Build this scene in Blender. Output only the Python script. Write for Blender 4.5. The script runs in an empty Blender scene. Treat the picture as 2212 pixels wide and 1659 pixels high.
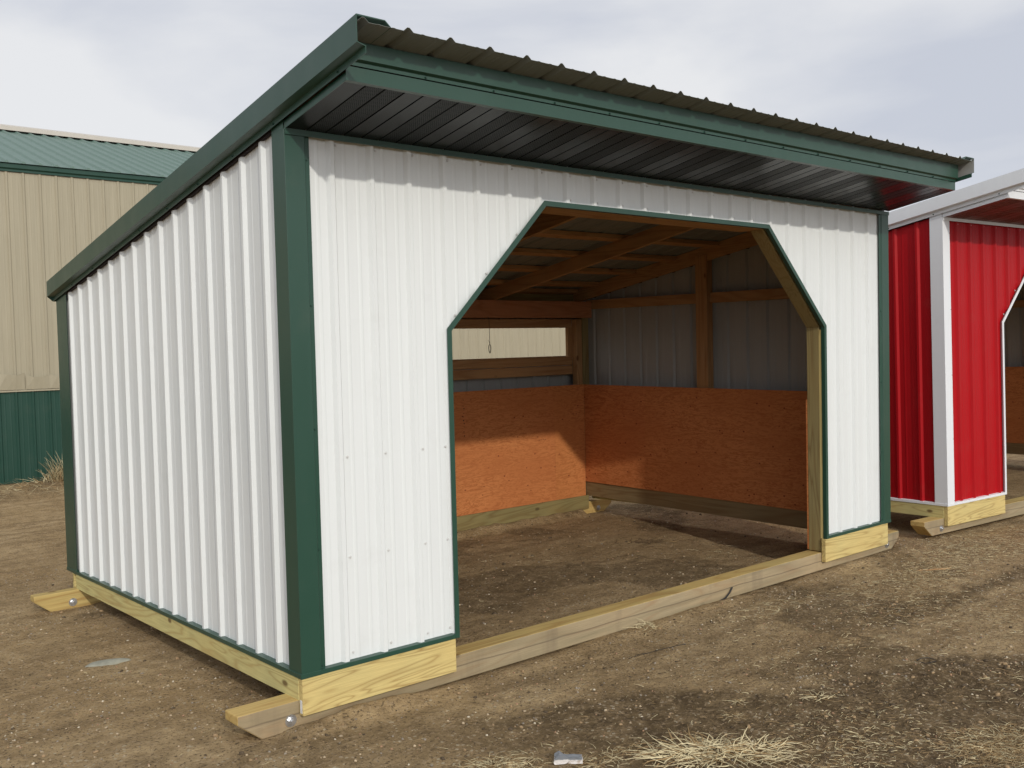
import bpy, math, random
import numpy as np
from mathutils import Matrix, Vector
R = math.radians
sc = bpy.context.scene
col = sc.collection

# ------------------------------------------------------------------ camera
cd = bpy.data.cameras.new('camera')
cam = bpy.data.objects.new('camera', cd)
col.objects.link(cam)
_r = Vector((0.76027006, -0.64881187, -0.03213405))
_u = Vector((4.26637111e-02, 5.10394724e-04, 9.99089359e-01))
_f = Vector((0.64820463, 0.76094868, -0.02806876))
m = Matrix.Identity(4)
for i in range(3):
    m[i][0], m[i][1], m[i][2] = _r[i], _u[i], -_f[i]
m[0][3], m[1][3], m[2][3] = -2.20621663, -4.22392721, 1.52289666
cam.matrix_world = m
cd.sensor_width = 36
cd.lens = 2097.908 / 2212 * 36
cd.clip_start = 0.05
cd.clip_end = 1500
sc.camera = cam

# ------------------------------------------------------------------ sky and sun
SUN = Vector((-0.32, -1.0, 0.49)).normalized()      # towards the sun
elev = math.asin(SUN.z)
w = bpy.data.worlds.new('World')
sc.world = w
w.use_nodes = True
nt = w.node_tree
nt.nodes.clear()
def N(t, typ, **k):
    n = t.nodes.new(typ)
    for a, b in k.items():
        setattr(n, a, b)
    return n
out = N(nt, 'ShaderNodeOutputWorld')
bg = N(nt, 'ShaderNodeBackground')
sky = N(nt, 'ShaderNodeTexSky', sky_type='NISHITA')
sky.sun_disc = False
sky.sun_elevation = elev
sky.sun_rotation = math.atan2(SUN.x, SUN.y)
sky.air_density = 1.0
sky.dust_density = 2.0
tc = N(nt, 'ShaderNodeTexCoord')
mp = N(nt, 'ShaderNodeMapping')
mp.inputs['Scale'].default_value = (1.0, 1.0, 2.4)
mp.inputs['Rotation'].default_value = (0.2, 0.1, 0.6)
nz = N(nt, 'ShaderNodeTexNoise')
nz.inputs['Scale'].default_value = 1.9
nz.inputs['Detail'].default_value = 6
nz.inputs['Roughness'].default_value = 0.5
nz.inputs['Distortion'].default_value = 0.5
cr = N(nt, 'ShaderNodeValToRGB')
cr.color_ramp.elements[0].position = 0.40
cr.color_ramp.elements[0].color = (6.0, 6.3, 7.1, 1)
cr.color_ramp.elements[1].position = 0.60
cr.color_ramp.elements[1].color = (8.4, 8.45, 8.6, 1)
# thin cloud glows around the sun
dot = N(nt, 'ShaderNodeVectorMath', operation='DOT_PRODUCT')
dot.inputs[1].default_value = SUN
mx0 = N(nt, 'ShaderNodeMath', operation='MAXIMUM')
mx0.inputs[1].default_value = 0.0
pw = N(nt, 'ShaderNodeMath', operation='POWER')
pw.inputs[1].default_value = 3.0
ml = N(nt, 'ShaderNodeMath', operation='MULTIPLY_ADD')
ml.inputs[1].default_value = 1.25
ml.inputs[2].default_value = 1.0
vm = N(nt, 'ShaderNodeVectorMath', operation='SCALE')
mix = N(nt, 'ShaderNodeMix', data_type='RGBA')
mix.inputs[0].default_value = 0.93
L = nt.links.new
L(tc.outputs['Generated'], mp.inputs[0]); L(mp.outputs[0], nz.inputs['Vector'])
L(nz.outputs['Fac'], cr.inputs[0])
L(tc.outputs['Generated'], dot.inputs[0]); L(dot.outputs['Value'], mx0.inputs[0])
L(mx0.outputs[0], pw.inputs[0]); L(pw.outputs[0], ml.inputs[0])
L(cr.outputs[0], vm.inputs[0]); L(ml.outputs[0], vm.inputs['Scale'])
L(sky.outputs[0], mix.inputs[6]); L(vm.outputs[0], mix.inputs[7])
L(mix.outputs[2], bg.inputs['Color'])
bg.inputs['Strength'].default_value = 0.1
L(bg.outputs[0], out.inputs[0])

sl = bpy.data.lights.new('sun', 'SUN')
sl.energy = 1.75
sl.angle = R(1.2)
sl.color = (1.0, 0.95, 0.86)
so = bpy.data.objects.new('sun', sl)
col.objects.link(so)
so.rotation_euler = SUN.to_track_quat('Z', 'Y').to_euler()
so.location = (0, 0, 20)
sc.view_settings.view_transform = 'Standard'
sc.view_settings.look = 'None'
sc.view_settings.exposure = 0.0
sc.view_settings.gamma = 1.0

# ------------------------------------------------------------------ materials
def base_mat(name, rough=0.5, spec=0.5, metal=0.0):
    mt = bpy.data.materials.new(name)
    mt.use_nodes = True
    b = mt.node_tree.nodes['Principled BSDF']
    b.inputs['Roughness'].default_value = rough
    b.inputs['Specular IOR Level'].default_value = spec
    b.inputs['Metallic'].default_value = metal
    return mt, mt.node_tree, b
def noise(t, vec, scale, detail=4, rough=0.55, dist=0.0):
    n = N(t, 'ShaderNodeTexNoise')
    n.inputs['Scale'].default_value = scale
    n.inputs['Detail'].default_value = detail
    n.inputs['Roughness'].default_value = rough
    n.inputs['Distortion'].default_value = dist
    t.links.new(vec, n.inputs['Vector'])
    return n.outputs['Fac']
def coords(t, scale=(1, 1, 1), kind='Object', loc=(0, 0, 0)):
    c = N(t, 'ShaderNodeTexCoord')
    mm = N(t, 'ShaderNodeMapping')
    mm.inputs['Scale'].default_value = scale
    mm.inputs['Location'].default_value = loc
    t.links.new(c.outputs[kind], mm.inputs[0])
    return mm.outputs[0]
def ramp(t, fac, stops):
    c = N(t, 'ShaderNodeValToRGB')
    e = c.color_ramp.elements
    while len(e) < len(stops):
        e.new(0.5)
    for k, (p, cc) in enumerate(stops):
        e[k].position = p
        e[k].color = (*cc, 1) if len(cc) == 3 else cc
    t.links.new(fac, c.inputs[0])
    return c.outputs[0]
def mixc(t, fac, a, b, mode='MIX'):
    n = N(t, 'ShaderNodeMix', data_type='RGBA', blend_type=mode)
    for sock, v in ((n.inputs[0], fac), (n.inputs[6], a), (n.inputs[7], b)):
        if hasattr(v, 'is_output'):
            t.links.new(v, sock)
        elif isinstance(v, (int, float)):
            sock.default_value = v
        else:
            sock.default_value = (*v, 1)
    return n.outputs[2]
def math_(t, op, a, b=None, c=None):
    n = N(t, 'ShaderNodeMath', operation=op)
    for k, v in enumerate((a, b, c)):
        if v is None: continue
        if hasattr(v, 'is_output'): t.links.new(v, n.inputs[k])
        else: n.inputs[k].default_value = v
    return n.outputs[0]
def bump(t, b, h, strength, dist):
    n = N(t, 'ShaderNodeBump')
    n.inputs['Strength'].default_value = strength
    n.inputs['Distance'].default_value = dist
    t.links.new(h, n.inputs['Height'])
    t.links.new(n.outputs[0], b.inputs['Normal'])
def sc_(c, k): return tuple(min(1, x * k) for x in c)

def painted(name, c, rough=0.38, spec=0.5, wav=0.02, dirt=0.02):
    mt, t, b = base_mat(name, rough, spec)
    v = coords(t, (1, 1, 0.25))
    n1 = noise(t, v, 2.2, 2)
    v2 = coords(t, (1, 1, 0.06))
    n2 = noise(t, v2, 18, 3)
    f = math_(t, 'MULTIPLY', n1, 1.0)
    ccol = ramp(t, n2, [(0.3, sc_(c, 1 - dirt)), (0.7, sc_(c, 1 + dirt * 0.4))])
    vv = coords(t)
    g = noise(t, vv, 5, 6, 0.65)
    fine = noise(t, vv, 420, 2)
    ccol = mixc(t, ramp(t, g, [(0.55, (0, 0, 0)), (0.8, (0.35, 0.35, 0.35))]), ccol, tuple(x * 0.78 + 0.2 * y * 0.4 for x, y in zip(c, (0.5, 0.42, 0.3))))
    t.links.new(ccol, b.inputs['Base Color'])
    t.links.new(math_(t, 'MULTIPLY_ADD', g, 0.2, rough - 0.1), b.inputs['Roughness'])
    h = math_(t, 'ADD', math_(t, 'MULTIPLY', f, 1.0), math_(t, 'MULTIPLY', fine, 0.012))
    bump(t, b, h, 1.0, wav)
    return mt

def wood(name, c, axis, dark=0.55, grain=1.0, knots=0.5, rough=0.75, weather=None):
    """sawn lumber, grain running along axis 0/1/2"""
    mt, t, b = base_mat(name, rough, 0.25)
    s = [1, 1, 1]; s[axis] = 0.09
    v = coords(t, tuple(s))
    wv = noise(t, v, 4.5 * grain, 2, 0.5, 1.2)
    bands = math_(t, 'FRACT', math_(t, 'MULTIPLY', wv, 9.0))
    tri = math_(t, 'ABSOLUTE', math_(t, 'SUBTRACT', bands, 0.5))
    s2 = [1, 1, 1]; s2[axis] = 0.03
    fib = noise(t, coords(t, tuple(s2)), 160, 3)
    ring = ramp(t, tri, [(0.0, (c[0] * dark, c[1] * dark * .8, c[2] * dark * .7)), (0.2, sc_(c, 0.95)), (0.5, sc_(c, 1.1))])
    cc = mixc(t, 0.9, c, ring)
    cc = mixc(t, ramp(t, fib, [(0.35, (0.5, 0.5, 0.5)), (0.6, (0, 0, 0))]), cc, sc_(c, 0.72))
    big = noise(t, coords(t), 1.6, 3)
    cc = mixc(t, ramp(t, big, [(0.35, (0, 0, 0)), (0.7, (0.5, 0.5, 0.5))]), cc, (c[0] * 1.08, c[1] * 0.93, c[2] * 0.8))
    if knots:
        s3 = [1, 1, 1]; s3[axis] = 0.5
        vo = N(t, 'ShaderNodeTexVoronoi')
        vo.inputs['Scale'].default_value = 4.2
        t.links.new(coords(t, tuple(s3), loc=(0.3, 0.7, 0.2)), vo.inputs['Vector'])
        k = ramp(t, vo.outputs['Distance'], [(0.045, (knots + 0.3,) * 3), (0.085, (0, 0, 0))])
        cc = mixc(t, k, cc, (c[0] * 0.25, c[1] * 0.17, c[2] * 0.15))
    if weather:
        wn = noise(t, coords(t, tuple(s)), 8, 7, .65, .8)
        sz = N(t, 'ShaderNodeSeparateXYZ'); t.links.new(coords(t), sz.inputs[0])
        wob = math_(t, 'MULTIPLY', noise(t, coords(t, (1, 0, 0)), 1.6, 3), .035)
        ln = math_(t, 'ABSOLUTE', math_(t, 'ADD', math_(t, 'ADD', sz.outputs[2], .193), math_(t, 'MULTIPLY', wob, -1.0)))
        cc = mixc(t, ramp(t, wn, [(0.35, (1,) * 3), (0.62, (0.25,) * 3)]), cc, weather)
        cc = mixc(t, ramp(t, ln, [(.0015, (.75,) * 3), (.005, (0, 0, 0))]), cc, (.10, .075, .05))
        vst = noise(t, coords(t, (1, 1, .15)), 5, 4)
        cc = mixc(t, ramp(t, vst, [(.55, (0, 0, 0)), (.72, (.55,) * 3)]), cc, (.17, .13, .085))
    t.links.new(cc, b.inputs['Base Color'])
    bump(t, b, math_(t, 'ADD', fib, math_(t, 'MULTIPLY', tri, 0.4)), 0.5, 0.003)
    return mt

def plywood(name, c, vaxis=0):
    mt, t, b = base_mat(name, 0.7, 0.25)
    v = coords(t, (0.8, 0.8, 5.0))
    n1 = noise(t, v, 2.2, 4, 0.6, 1.4)
    bands = math_(t, 'FRACT', math_(t, 'MULTIPLY', n1, 7.0))
    tri = math_(t, 'ABSOLUTE', math_(t, 'SUBTRACT', bands, 0.5))
    cc = ramp(t, tri, [(0.0, (c[0] * .72, c[1] * .6, c[2] * .55)), (0.16, c), (0.5, sc_(c, 1.1))])
    fl = noise(t, coords(t, (1, 1, 3.2)), 16, 7, 0.7, 1.0)
    cc = mixc(t, ramp(t, fl, [(0.5, (0, 0, 0)), (0.6, (0.8,) * 3)]), cc, (c[0] * 0.72, c[1] * 0.56, c[2] * 0.5))
    g = noise(t, coords(t, (1, 1, 2)), 1.3, 3)
    cc = mixc(t, ramp(t, g, [(0.4, (0, 0, 0)), (0.65, (0.6,) * 3)]), cc, (c[0] * 0.86, c[1] * 0.74, c[2] * 0.7))
    vo = N(t, 'ShaderNodeTexVoronoi')
    vo.inputs['Scale'].default_value = 8.5
    t.links.new(coords(t, (1, 1, 1.3)), vo.inputs['Vector'])
    oi = N(t, 'ShaderNodeObjectInfo')
    cc = mixc(t, math_(t, 'MULTIPLY', oi.outputs['Random'], .22), cc, (c[0] * .92, c[1] * 1.25, c[2] * .8))
    rr = ramp(t, vo.outputs['Distance'], [(0.065, (0.9,) * 3), (0.105, (0, 0, 0))])
    cc = mixc(t, rr, cc, (c[0] * 0.3, c[1] * 0.16, c[2] * 0.2))
    t.links.new(cc, b.inputs['Base Color'])
    bump(t, b, fl, 0.4, 0.003)
    return mt

def soffit_mat(name, c, rough=0.3):
    """vented soffit: two plank strips in four are perforated"""
    mt, t, b = base_mat(name, rough, 0.6)
    tcn = N(t, 'ShaderNodeTexCoord')
    sx = N(t, 'ShaderNodeSeparateXYZ')
    t.links.new(tcn.outputs['Object'], sx.inputs[0])
    X, Y = sx.outputs[0], sx.outputs[1]
    cell = math_(t, 'FLOOR', math_(t, 'DIVIDE', math_(t, 'SUBTRACT', X, 0.113), 0.102))
    ph = math_(t, 'MODULO', math_(t, 'ADD', cell, 40.0), 4.0)
    vent = math_(t, 'LESS_THAN', ph, 1.5)
    dx = math_(t, 'ABSOLUTE', math_(t, 'SUBTRACT', math_(t, 'FRACT', math_(t, 'DIVIDE', X, 0.0085)), 0.5))
    dy = math_(t, 'ABSOLUTE', math_(t, 'SUBTRACT', math_(t, 'FRACT', math_(t, 'DIVIDE', math_(t, 'ADD', Y, math_(t, 'MULTIPLY', X, 0.5)), 0.017)), 0.5))
    hole = math_(t, 'MULTIPLY', math_(t, 'LESS_THAN', dx, 0.27), math_(t, 'LESS_THAN', dy, 0.3))
    hole = math_(t, 'MULTIPLY', hole, vent)
    cc = mixc(t, hole, mixc(t, vent, c, sc_(c, 1.5)), (0.003, 0.003, 0.003))
    t.links.new(cc, b.inputs['Base Color'])
    t.links.new(math_(t, 'MULTIPLY_ADD', vent, 0.12, rough), b.inputs['Roughness'])
    t.links.new(math_(t, 'MULTIPLY_ADD', hole, -0.15, 0.165), b.inputs['Specular IOR Level'])
    n1 = noise(t, coords(t, (1, 0.3, 1)), 5, 2)
    bump(t, b, math_(t, 'SUBTRACT', math_(t, 'MULTIPLY', n1, .7), math_(t, 'MULTIPLY', hole, 0.25)), 0.6, 0.004)
    return mt

def plain(name, c, rough=0.5, metal=0.0, var=0.15, scale=30, bm=0.002):
    mt, t, b = base_mat(name, rough, 0.4, metal)
    n1 = noise(t, coords(t), scale, 4)
    t.links.new(ramp(t, n1, [(0.3, sc_(c, 1 - var)), (0.7, sc_(c, 1 + var))]), b.inputs['Base Color'])
    bump(t, b, n1, 0.5, bm)
    return mt

M = {}
M['white'] = painted('white_siding', (0.72, 0.745, 0.735), 0.36, 0.5, 0.012)
M['backer'] = painted('siding_backer', (0.35, 0.35, 0.33), 0.6, 0.3)
M['green'] = painted('green_trim', (0.021, 0.065, 0.044), 0.34, 0.5, 0.014)
M['roofunder'] = painted('roof_underside', (0.175, 0.19, 0.175), 0.6, 0.3)
M['dsoffit'] = soffit_mat('dark_soffit', (0.016, 0.020, 0.022), 0.27)
M['foam'] = plain('foam_closure', (0.02, 0.013, 0.014), 0.9)
M['red'] = painted('red_siding', (0.39, 0.007, 0.011), 0.40, 0.14)
M['wtrim'] = painted('white_trim', (0.74, 0.76, 0.78), 0.36, 0.5, 0.006)
M['rsoffit'] = soffit_mat('red_soffit', (0.15, 0.065, 0.055), 0.35)
for ax, nm in enumerate('xyz'):
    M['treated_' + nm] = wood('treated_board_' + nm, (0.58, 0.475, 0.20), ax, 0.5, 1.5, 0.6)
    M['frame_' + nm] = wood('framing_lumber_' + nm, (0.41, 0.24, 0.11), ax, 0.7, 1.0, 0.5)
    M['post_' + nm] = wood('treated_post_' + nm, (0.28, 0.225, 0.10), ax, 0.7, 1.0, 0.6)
M['side_y'] = wood('treated_side_board', (0.56, 0.50, 0.22), 1, 0.7, 1.3, 0.6)
M['fir_x'] = wood('fir_beam', (0.42, 0.19, 0.09), 0, 0.75, 1.0, 0.4)
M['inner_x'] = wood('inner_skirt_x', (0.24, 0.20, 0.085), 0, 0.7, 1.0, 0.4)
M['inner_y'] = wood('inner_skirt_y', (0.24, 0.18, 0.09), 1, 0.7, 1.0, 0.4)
M['skid_x'] = wood('skid_timber', (0.50, 0.37, 0.14), 0, 0.7, 0.8, 0.5)
M['skidface_x'] = wood('skid_weathered_face', (0.40, 0.32, 0.20), 0, 0.75, 0.9, 0.7, weather=(0.255, 0.21, 0.125))
M['ply'] = plywood('plywood', (0.54, 0.20, 0.068))
M['zinc'] = plain('galvanised', (0.62, 0.63, 0.64), 0.35, 0.9)
M['screwg'] = painted('green_screw', (0.015, 0.05, 0.035), 0.4)
M['screww'] = painted('white_screw', (0.62, 0.62, 0.60), 0.4)
M['paper'] = plain('paper', (0.7, 0.7, 0.68), 0.8)
M['black'] = plain('black_cord', (0.02, 0.02, 0.02), 0.6)
M['beige'] = painted('beige_siding', (0.345, 0.308, 0.218), 0.5, 0.3, 0.02, 0.08)
M['bgreen'] = painted('wainscot_green', (0.013, 0.052, 0.036), 0.5, 0.35)
M['bgroof'] = painted('roof_green', (0.12, 0.185, 0.155), 0.5, 0.3)

# ------------------------------------------------------------------ mesh builder
class MB:
    def __init__(s): s.v = []; s.f = []; s.mi = []
    def add(s, vs, fs, mi=0):
        o = len(s.v); s.v += [tuple(map(float, p)) for p in vs]
        s.f += [tuple(o + i for i in f) for f in fs]; s.mi += [mi] * len(fs)
    def box(s, x0, x1, y0, y1, z0, z1, mi=0):
        s.add([(x0, y0, z0), (x1, y0, z0), (x1, y1, z0), (x0, y1, z0), (x0, y0, z1), (x1, y0, z1), (x1, y1, z1), (x0, y1, z1)],
              [(0, 3, 2, 1), (4, 5, 6, 7), (0, 1, 5, 4), (1, 2, 6, 5), (2, 3, 7, 6), (3, 0, 4, 7)], mi)
    def hexa(s, p, mi=0):     # p: 4 bottom, 4 top
        s.add(p, [(0, 3, 2, 1), (4, 5, 6, 7), (0, 1, 5, 4), (1, 2, 6, 5), (2, 3, 7, 6), (3, 0, 4, 7)], mi)
    def prism(s, poly, fn, a, b, mi=0, seg=1):
        """poly: 2-D outline (ccw), fn(u, v, t) -> 3-D, extruded t=a..b"""
        n = len(poly); o = len(s.v)
        for k in range(seg + 1):
            t = a + (b - a) * k / seg
            s.v += [tuple(map(float, fn(u, v, t))) for u, v in poly]
        for k in range(seg):
            for i in range(n):
                j = (i + 1) % n
                s.f.append((o + k * n + i, o + k * n + j, o + (k + 1) * n + j, o + (k + 1) * n + i)); s.mi.append(mi)
        s.f.append(tuple(o + i for i in range(n))[::-1]); s.mi.append(mi)
        s.f.append(tuple(o + seg * n + i for i in range(n))); s.mi.append(mi)
    def cyl(s, c, ax, r, h, n=16, mi=0, r2=None):
        c = Vector(c); ax = Vector(ax).normalized()
        a = ax.orthogonal().normalized(); b2 = ax.cross(a)
        r2 = r if r2 is None else r2
        vs = []
        for k in range(n):
            d = a * math.cos(2 * math.pi * k / n) + b2 * math.sin(2 * math.pi * k / n)
            vs.append(c + d * r)
        for k in range(n):
            d = a * math.cos(2 * math.pi * k / n) + b2 * math.sin(2 * math.pi * k / n)
            vs.append(c + ax * h + d * r2)
        fs = [(k, (k + 1) % n, n + (k + 1) % n, n + k) for k in range(n)] + [tuple(range(n))[::-1], tuple(range(n, 2 * n))]
        s.add(vs, fs, mi)
    def build(s, name, mats, parent=None, wp=None, bevel=0, recalc=True):
        me = bpy.data.meshes.new(name)
        v = [wp(*p) for p in s.v] if wp else s.v
        me.from_pydata(v, [], s.f)
        for mm in (mats if isinstance(mats, (list, tuple)) else [mats]): me.materials.append(mm)
        me.polygons.foreach_set('material_index', s.mi)
        if recalc:
            import bmesh
            bm = bmesh.new(); bm.from_mesh(me); bmesh.ops.recalc_face_normals(bm, faces=bm.faces); bm.to_mesh(me); bm.free()
        me.update()
        o = bpy.data.objects.new(name, me)
        col.objects.link(o)
        if parent: o.parent = parent
        if bevel:
            b = o.modifiers.new('bevel', 'BEVEL'); b.width = bevel; b.segments = 2; b.limit_method = 'ANGLE'
        return o
def tag(o, label=None, cat=None, group=None, kind=None):
    if label: o['label'] = label
    if cat: o['category'] = cat
    if group: o['group'] = group
    if kind: o['kind'] = kind
    return o
def empty(name, loc, rz=0):
    o = bpy.data.objects.new(name, None); col.objects.link(o)
    o.location = loc; o.rotation_euler = (0, 0, rz); o.empty_display_size = 0.3
    return o

# ------------------------------------------------------------------ ribbed steel panel profile
def rib_profile(a, b, first, pitch=0.2286, rh=0.020, minor=True, sign=1, bw=0.026, cw=0.011):
    """list of (s, h) from a to b"""
    pts = []
    k0 = int(math.floor((a - first) / pitch)) - 1
    k1 = int(math.ceil((b - first) / pitch)) + 1
    for k in range(k0, k1 + 1):
        c = first + k * pitch
        pts += [(c - bw, 0), (c - cw, rh), (c + cw, rh), (c + bw, 0)]
        if minor:
            for q in (1 / 3, 2 / 3):
                d = c + pitch * q
                pts += [(d - .012, 0), (d - .005, 0.0018), (d + .005, 0.0018), (d + .012, 0)]
    def h_at(s):
        for (s0, h0), (s1, h1) in zip(pts, pts[1:]):
            if s0 <= s <= s1:
                return h0 + (h1 - h0) * ((s - s0) / (s1 - s0) if s1 > s0 else 0)
        return 0
    res = [(a, h_at(a))] + [p for p in pts if a < p[0] < b] + [(b, h_at(b))]
    return res
def insert(prof, s):
    for (s0, h0), (s1, h1) in zip(prof, prof[1:]):
        if s0 < s < s1:
            i = prof.index((s1, h1))
            prof.insert(i, (s, h0 + (h1 - h0) * (s - s0) / (s1 - s0)))
            return
def panel_mesh(prof, fn, intervals, th=0.0015):
    """fn(s, depth, z); intervals(s, side) -> list of (z0, z1) at s (side +1 = just right of s, -1 = just left)"""
    mb = MB()
    for (s0, h0), (s1, h1) in zip(prof, prof[1:]):
        A = intervals(s0, +1); B = intervals(s1, -1)
        for (a0, a1), (b0, b1) in zip(A, B):
            nz_ = max(1, int((a1 - a0) / 0.6))
            for k in range(nz_):
                za, zb = a0 + (a1 - a0) * k / nz_, a0 + (a1 - a0) * (k + 1) / nz_
                zc, zd = b0 + (b1 - b0) * k / nz_, b0 + (b1 - b0) * (k + 1) / nz_
                mb.add([fn(s0, h0, za), fn(s1, h1, zc), fn(s1, h1, zd), fn(s0, h0, zb)], [(0, 1, 2, 3)], 0)
                mb.add([fn(s0, h0 - th, za), fn(s1, h1 - th, zc), fn(s1, h1 - th, zd), fn(s0, h0 - th, zb)], [(3, 2, 1, 0)], 1)
            mb.add([fn(s0, h0, a0), fn(s1, h1, b0), fn(s1, h1 - th, b0), fn(s0, h0 - th, a0)], [(3, 2, 1, 0)], 0)
            mb.add([fn(s0, h0, a1), fn(s1, h1, b1), fn(s1, h1 - th, b1), fn(s0, h0 - th, a1)], [(0, 1, 2, 3)], 0)
    return mb

_screw = {}
def screws(pts, parent, mat, key, wp, normal=(0, -1, 0), r=0.0055, name='screw'):
    if key not in _screw:
        b = MB(); nv = Vector(normal)
        b.cyl((0, 0, 0), nv, r * 1.35, 0.0015, 12)
        b.cyl(nv * 0.0015, nv, r * 0.8, 0.005, 6)
        o0 = b.build(name, mat, parent); _screw[key] = o0.data
        first = o0
    else:
        first = None
    for p in pts:
        if first: o = first; first = None
        else:
            o = bpy.data.objects.new(name, _screw[key]); col.objects.link(o); o.parent = parent
        o.location = wp(*p)

# ------------------------------------------------------------------ the run-in shed
def shed(name, label, cat, loc, yaw, wp, mat, xL=0.952, xR=4.6, over=0.575, rdz=0.0, rover=(0.76, 0.70), W=5.593, D=3.76, tilt=0.0262, paper=False, mid_girts=True):
    root = empty(name, loc, yaw)
    tag(root, label, cat, 'run-in sheds standing in a row')
    SID, TRM, SOF = mat['siding'], mat['trim'], mat['soffit']
    H = 2.635; SL = 0.1546
    xLt, xRt, zc, zt = xL + 0.716, xR - 0.73, 1.673, 2.399
    rz = lambda x: rdz * x / 5.65
    ztop = lambda y, x=0.0: 2.937 - SL * (y + 0.76) + rz(x)
    B = lambda mb, n, mm, par=root, bev=0: mb.build(n, mm, par, wp, bev)
    key = name
    # ---- front panel (with the octagonal opening)
    prof = rib_profile(0.03, W - 0.03, 0.2766 - 0.018)
    for s in (xL, xLt, xRt, xR): insert(prof, s)
    def fi(s, side):
        e = 1e-6 * side
        s2 = s + e
        top = H + 0.01
        if xL < s2 < xR:
            if s2 < xLt: z = zc + (zt - zc) * (s - xL) / (xLt - xL)
            elif s2 > xRt: z = zc + (zt - zc) * (xR - s) / (xR - xRt)
            else: z = zt
            return [(z + 0.006, top)]
        return [(0.024, top)]
    fp = B(panel_mesh(prof, lambda s, h, z: (s, 0.0245 - h, z), fi), 'wall_panel', [SID, M['backer']])
    fp['label'] = 'front wall panel with the cut-off-corner opening'
    rx = [0.2766 + 0.012 + k * .2286 for k in range(23)]
    pts = [(x, 0.0205, 2.592) for x in rx if 0.1 < x < W - .15]
    if paper:
        for z in (1.048, 0.543, 0.06): pts += [(x, 0.0235, z) for x in (0.303, 0.531, 0.765, 0.912)]
        pts += [(x, 0.0235, z) for x in (4.86, 5.09, 5.32) for z in (1.03, 0.06)]
    pts += [(1.457 + xL - .952, .0205, 2.222), (1.227 + xL - .952, .0205, 1.992), (1.0 + xL - .952, .0205, 1.758)]
    pts += [(x, .0205, 2.45) for x in rx if xLt + .1 < x < xRt]
    screws(pts, fp, mat['screw'], key + 'f', wp)
    # ---- side panels
    def side(x, sgn):
        pr = rib_profile(0.03, D - 0.025, 0.2537 + 0.012)
        def iv(s, side_): return [(0.024, ztop(s, x) - 0.028)]
        return B(panel_mesh(pr, lambda s, h, z: (x + sgn * (0.0245 - h), s, z), iv), 'wall_panel', [SID, M['backer']])
    sp = side(0.0, 1)
    side(W, -1)
    # ---- back panel with a long window
    wx0, wx1, wz0, wz1 = 1.6, 5.405, 1.53, 1.845
    pr = rib_profile(0.025, W - 0.025, 0.2766)
    for s in (wx0, wx1): insert(pr, s)
    topb = ztop(D, 0) - 0.03
    def bi(s, side_):
        if wx0 < s + 1e-6 * side_ < wx1: return [(0.024, wz0), (wz1, topb)]
        return [(0.024, topb)]
    B(panel_mesh(pr, lambda s, h, z: (s, D - 0.022 + h, z), bi), 'wall_panel', [SID, M['backer']])
    # ---- corner trims (L profiles with a folded edge)
    def ltrim(cx, cy, sx, sy, wf, ws, z1):
        # outline in plan, outer corner at (cx, cy); front leg along sx, side leg along sy
        o = [(0, 0), (wf - .03, 0), (wf - .024, .009), (wf, .012), (wf, .0145), (wf - .026, .0115), (wf - .033, .0025),
             (.0025, .0025), (.0025, ws), (0, ws)]
        mb = MB()
        mb.prism(o, lambda u, v, t: (cx + sx * u, cy + sy * v, t), -0.002, z1, 0, 4)
        return B(mb, 'corner_trim', TRM, bev=0.001)
    c1 = ltrim(-0.002, -0.004, 1, 1, 0.137, 0.127, H - 0.0)
    # side leg of the front corner carries on up to the rake
    mb = MB(); mb.hexa([(-.002, .002, H), (.0005, .002, H), (.0005, .122, H), (-.002, .122, H), (-.002, .002, ztop(.002) - .135), (.0005, .002, ztop(.002) - .135), (.0005, .122, ztop(.122) - .135), (-.002, .122, ztop(.122) - .135)])
    B(mb, 'corner_trim_top', TRM)
    c2 = ltrim(W + 0.002, -0.004, -1, 1, 0.137, 0.127, H)
    c3 = ltrim(-0.002, D + 0.004, 1, -1, 0.25, 0.25, ztop(D) - 0.12)
    ltrim(W + 0.002, D + 0.004, -1, -1, 0.137, 0.25, ztop(D, W) - 0.12)
    screws([(x, -0.005 + (.012 if x > .11 else 0), z) for x in (.118,) for z in (.04, .61, 1.2, 1.8, 2.5)] + [(W - .118, .007, z) for z in (.04, .61, 1.2, 1.8)], c1, mat['trimscrew'], key + 't', wp, r=.0045)
    # ---- base trims
    def btrim(p0, p1, nx, ny, x0=None):
        mb = MB()
        d = Vector((p1[0] - p0[0], p1[1] - p0[1])); Ln = d.length; d.normalize()
        o = [(0.004, 0), (0.004, 0.020), (-0.024, 0.024), (-0.024, 0.0265), (0.0065, 0.0225), (0.0065, 0)]
        mb.prism(o, lambda u, v, t: (p0[0] + d.x * t + nx * u, p0[1] + d.y * t + ny * u, v), 0, Ln, 0, max(1, int(Ln)))
        return B(mb, 'base_trim', TRM, bev=0.0008)
    btrim((-0.006, 0), (xL + .002, 0), 0, -1)
    btrim((xR - .002, 0), (W + 0.006, 0), 0, -1)
    btrim((0, -0.004), (0, D + 0.004), -1, 0)
    btrim((W, -0.004), (W, D), 1, 0)
    btrim((0, D), (W, D), 0, 1)
    # ---- trim around the opening
    mb = MB()
    path = [(xL, 0.0), (xL, zc), (xLt, zt), (xRt, zt), (xR, zc), (xR, 0.0)]
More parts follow.
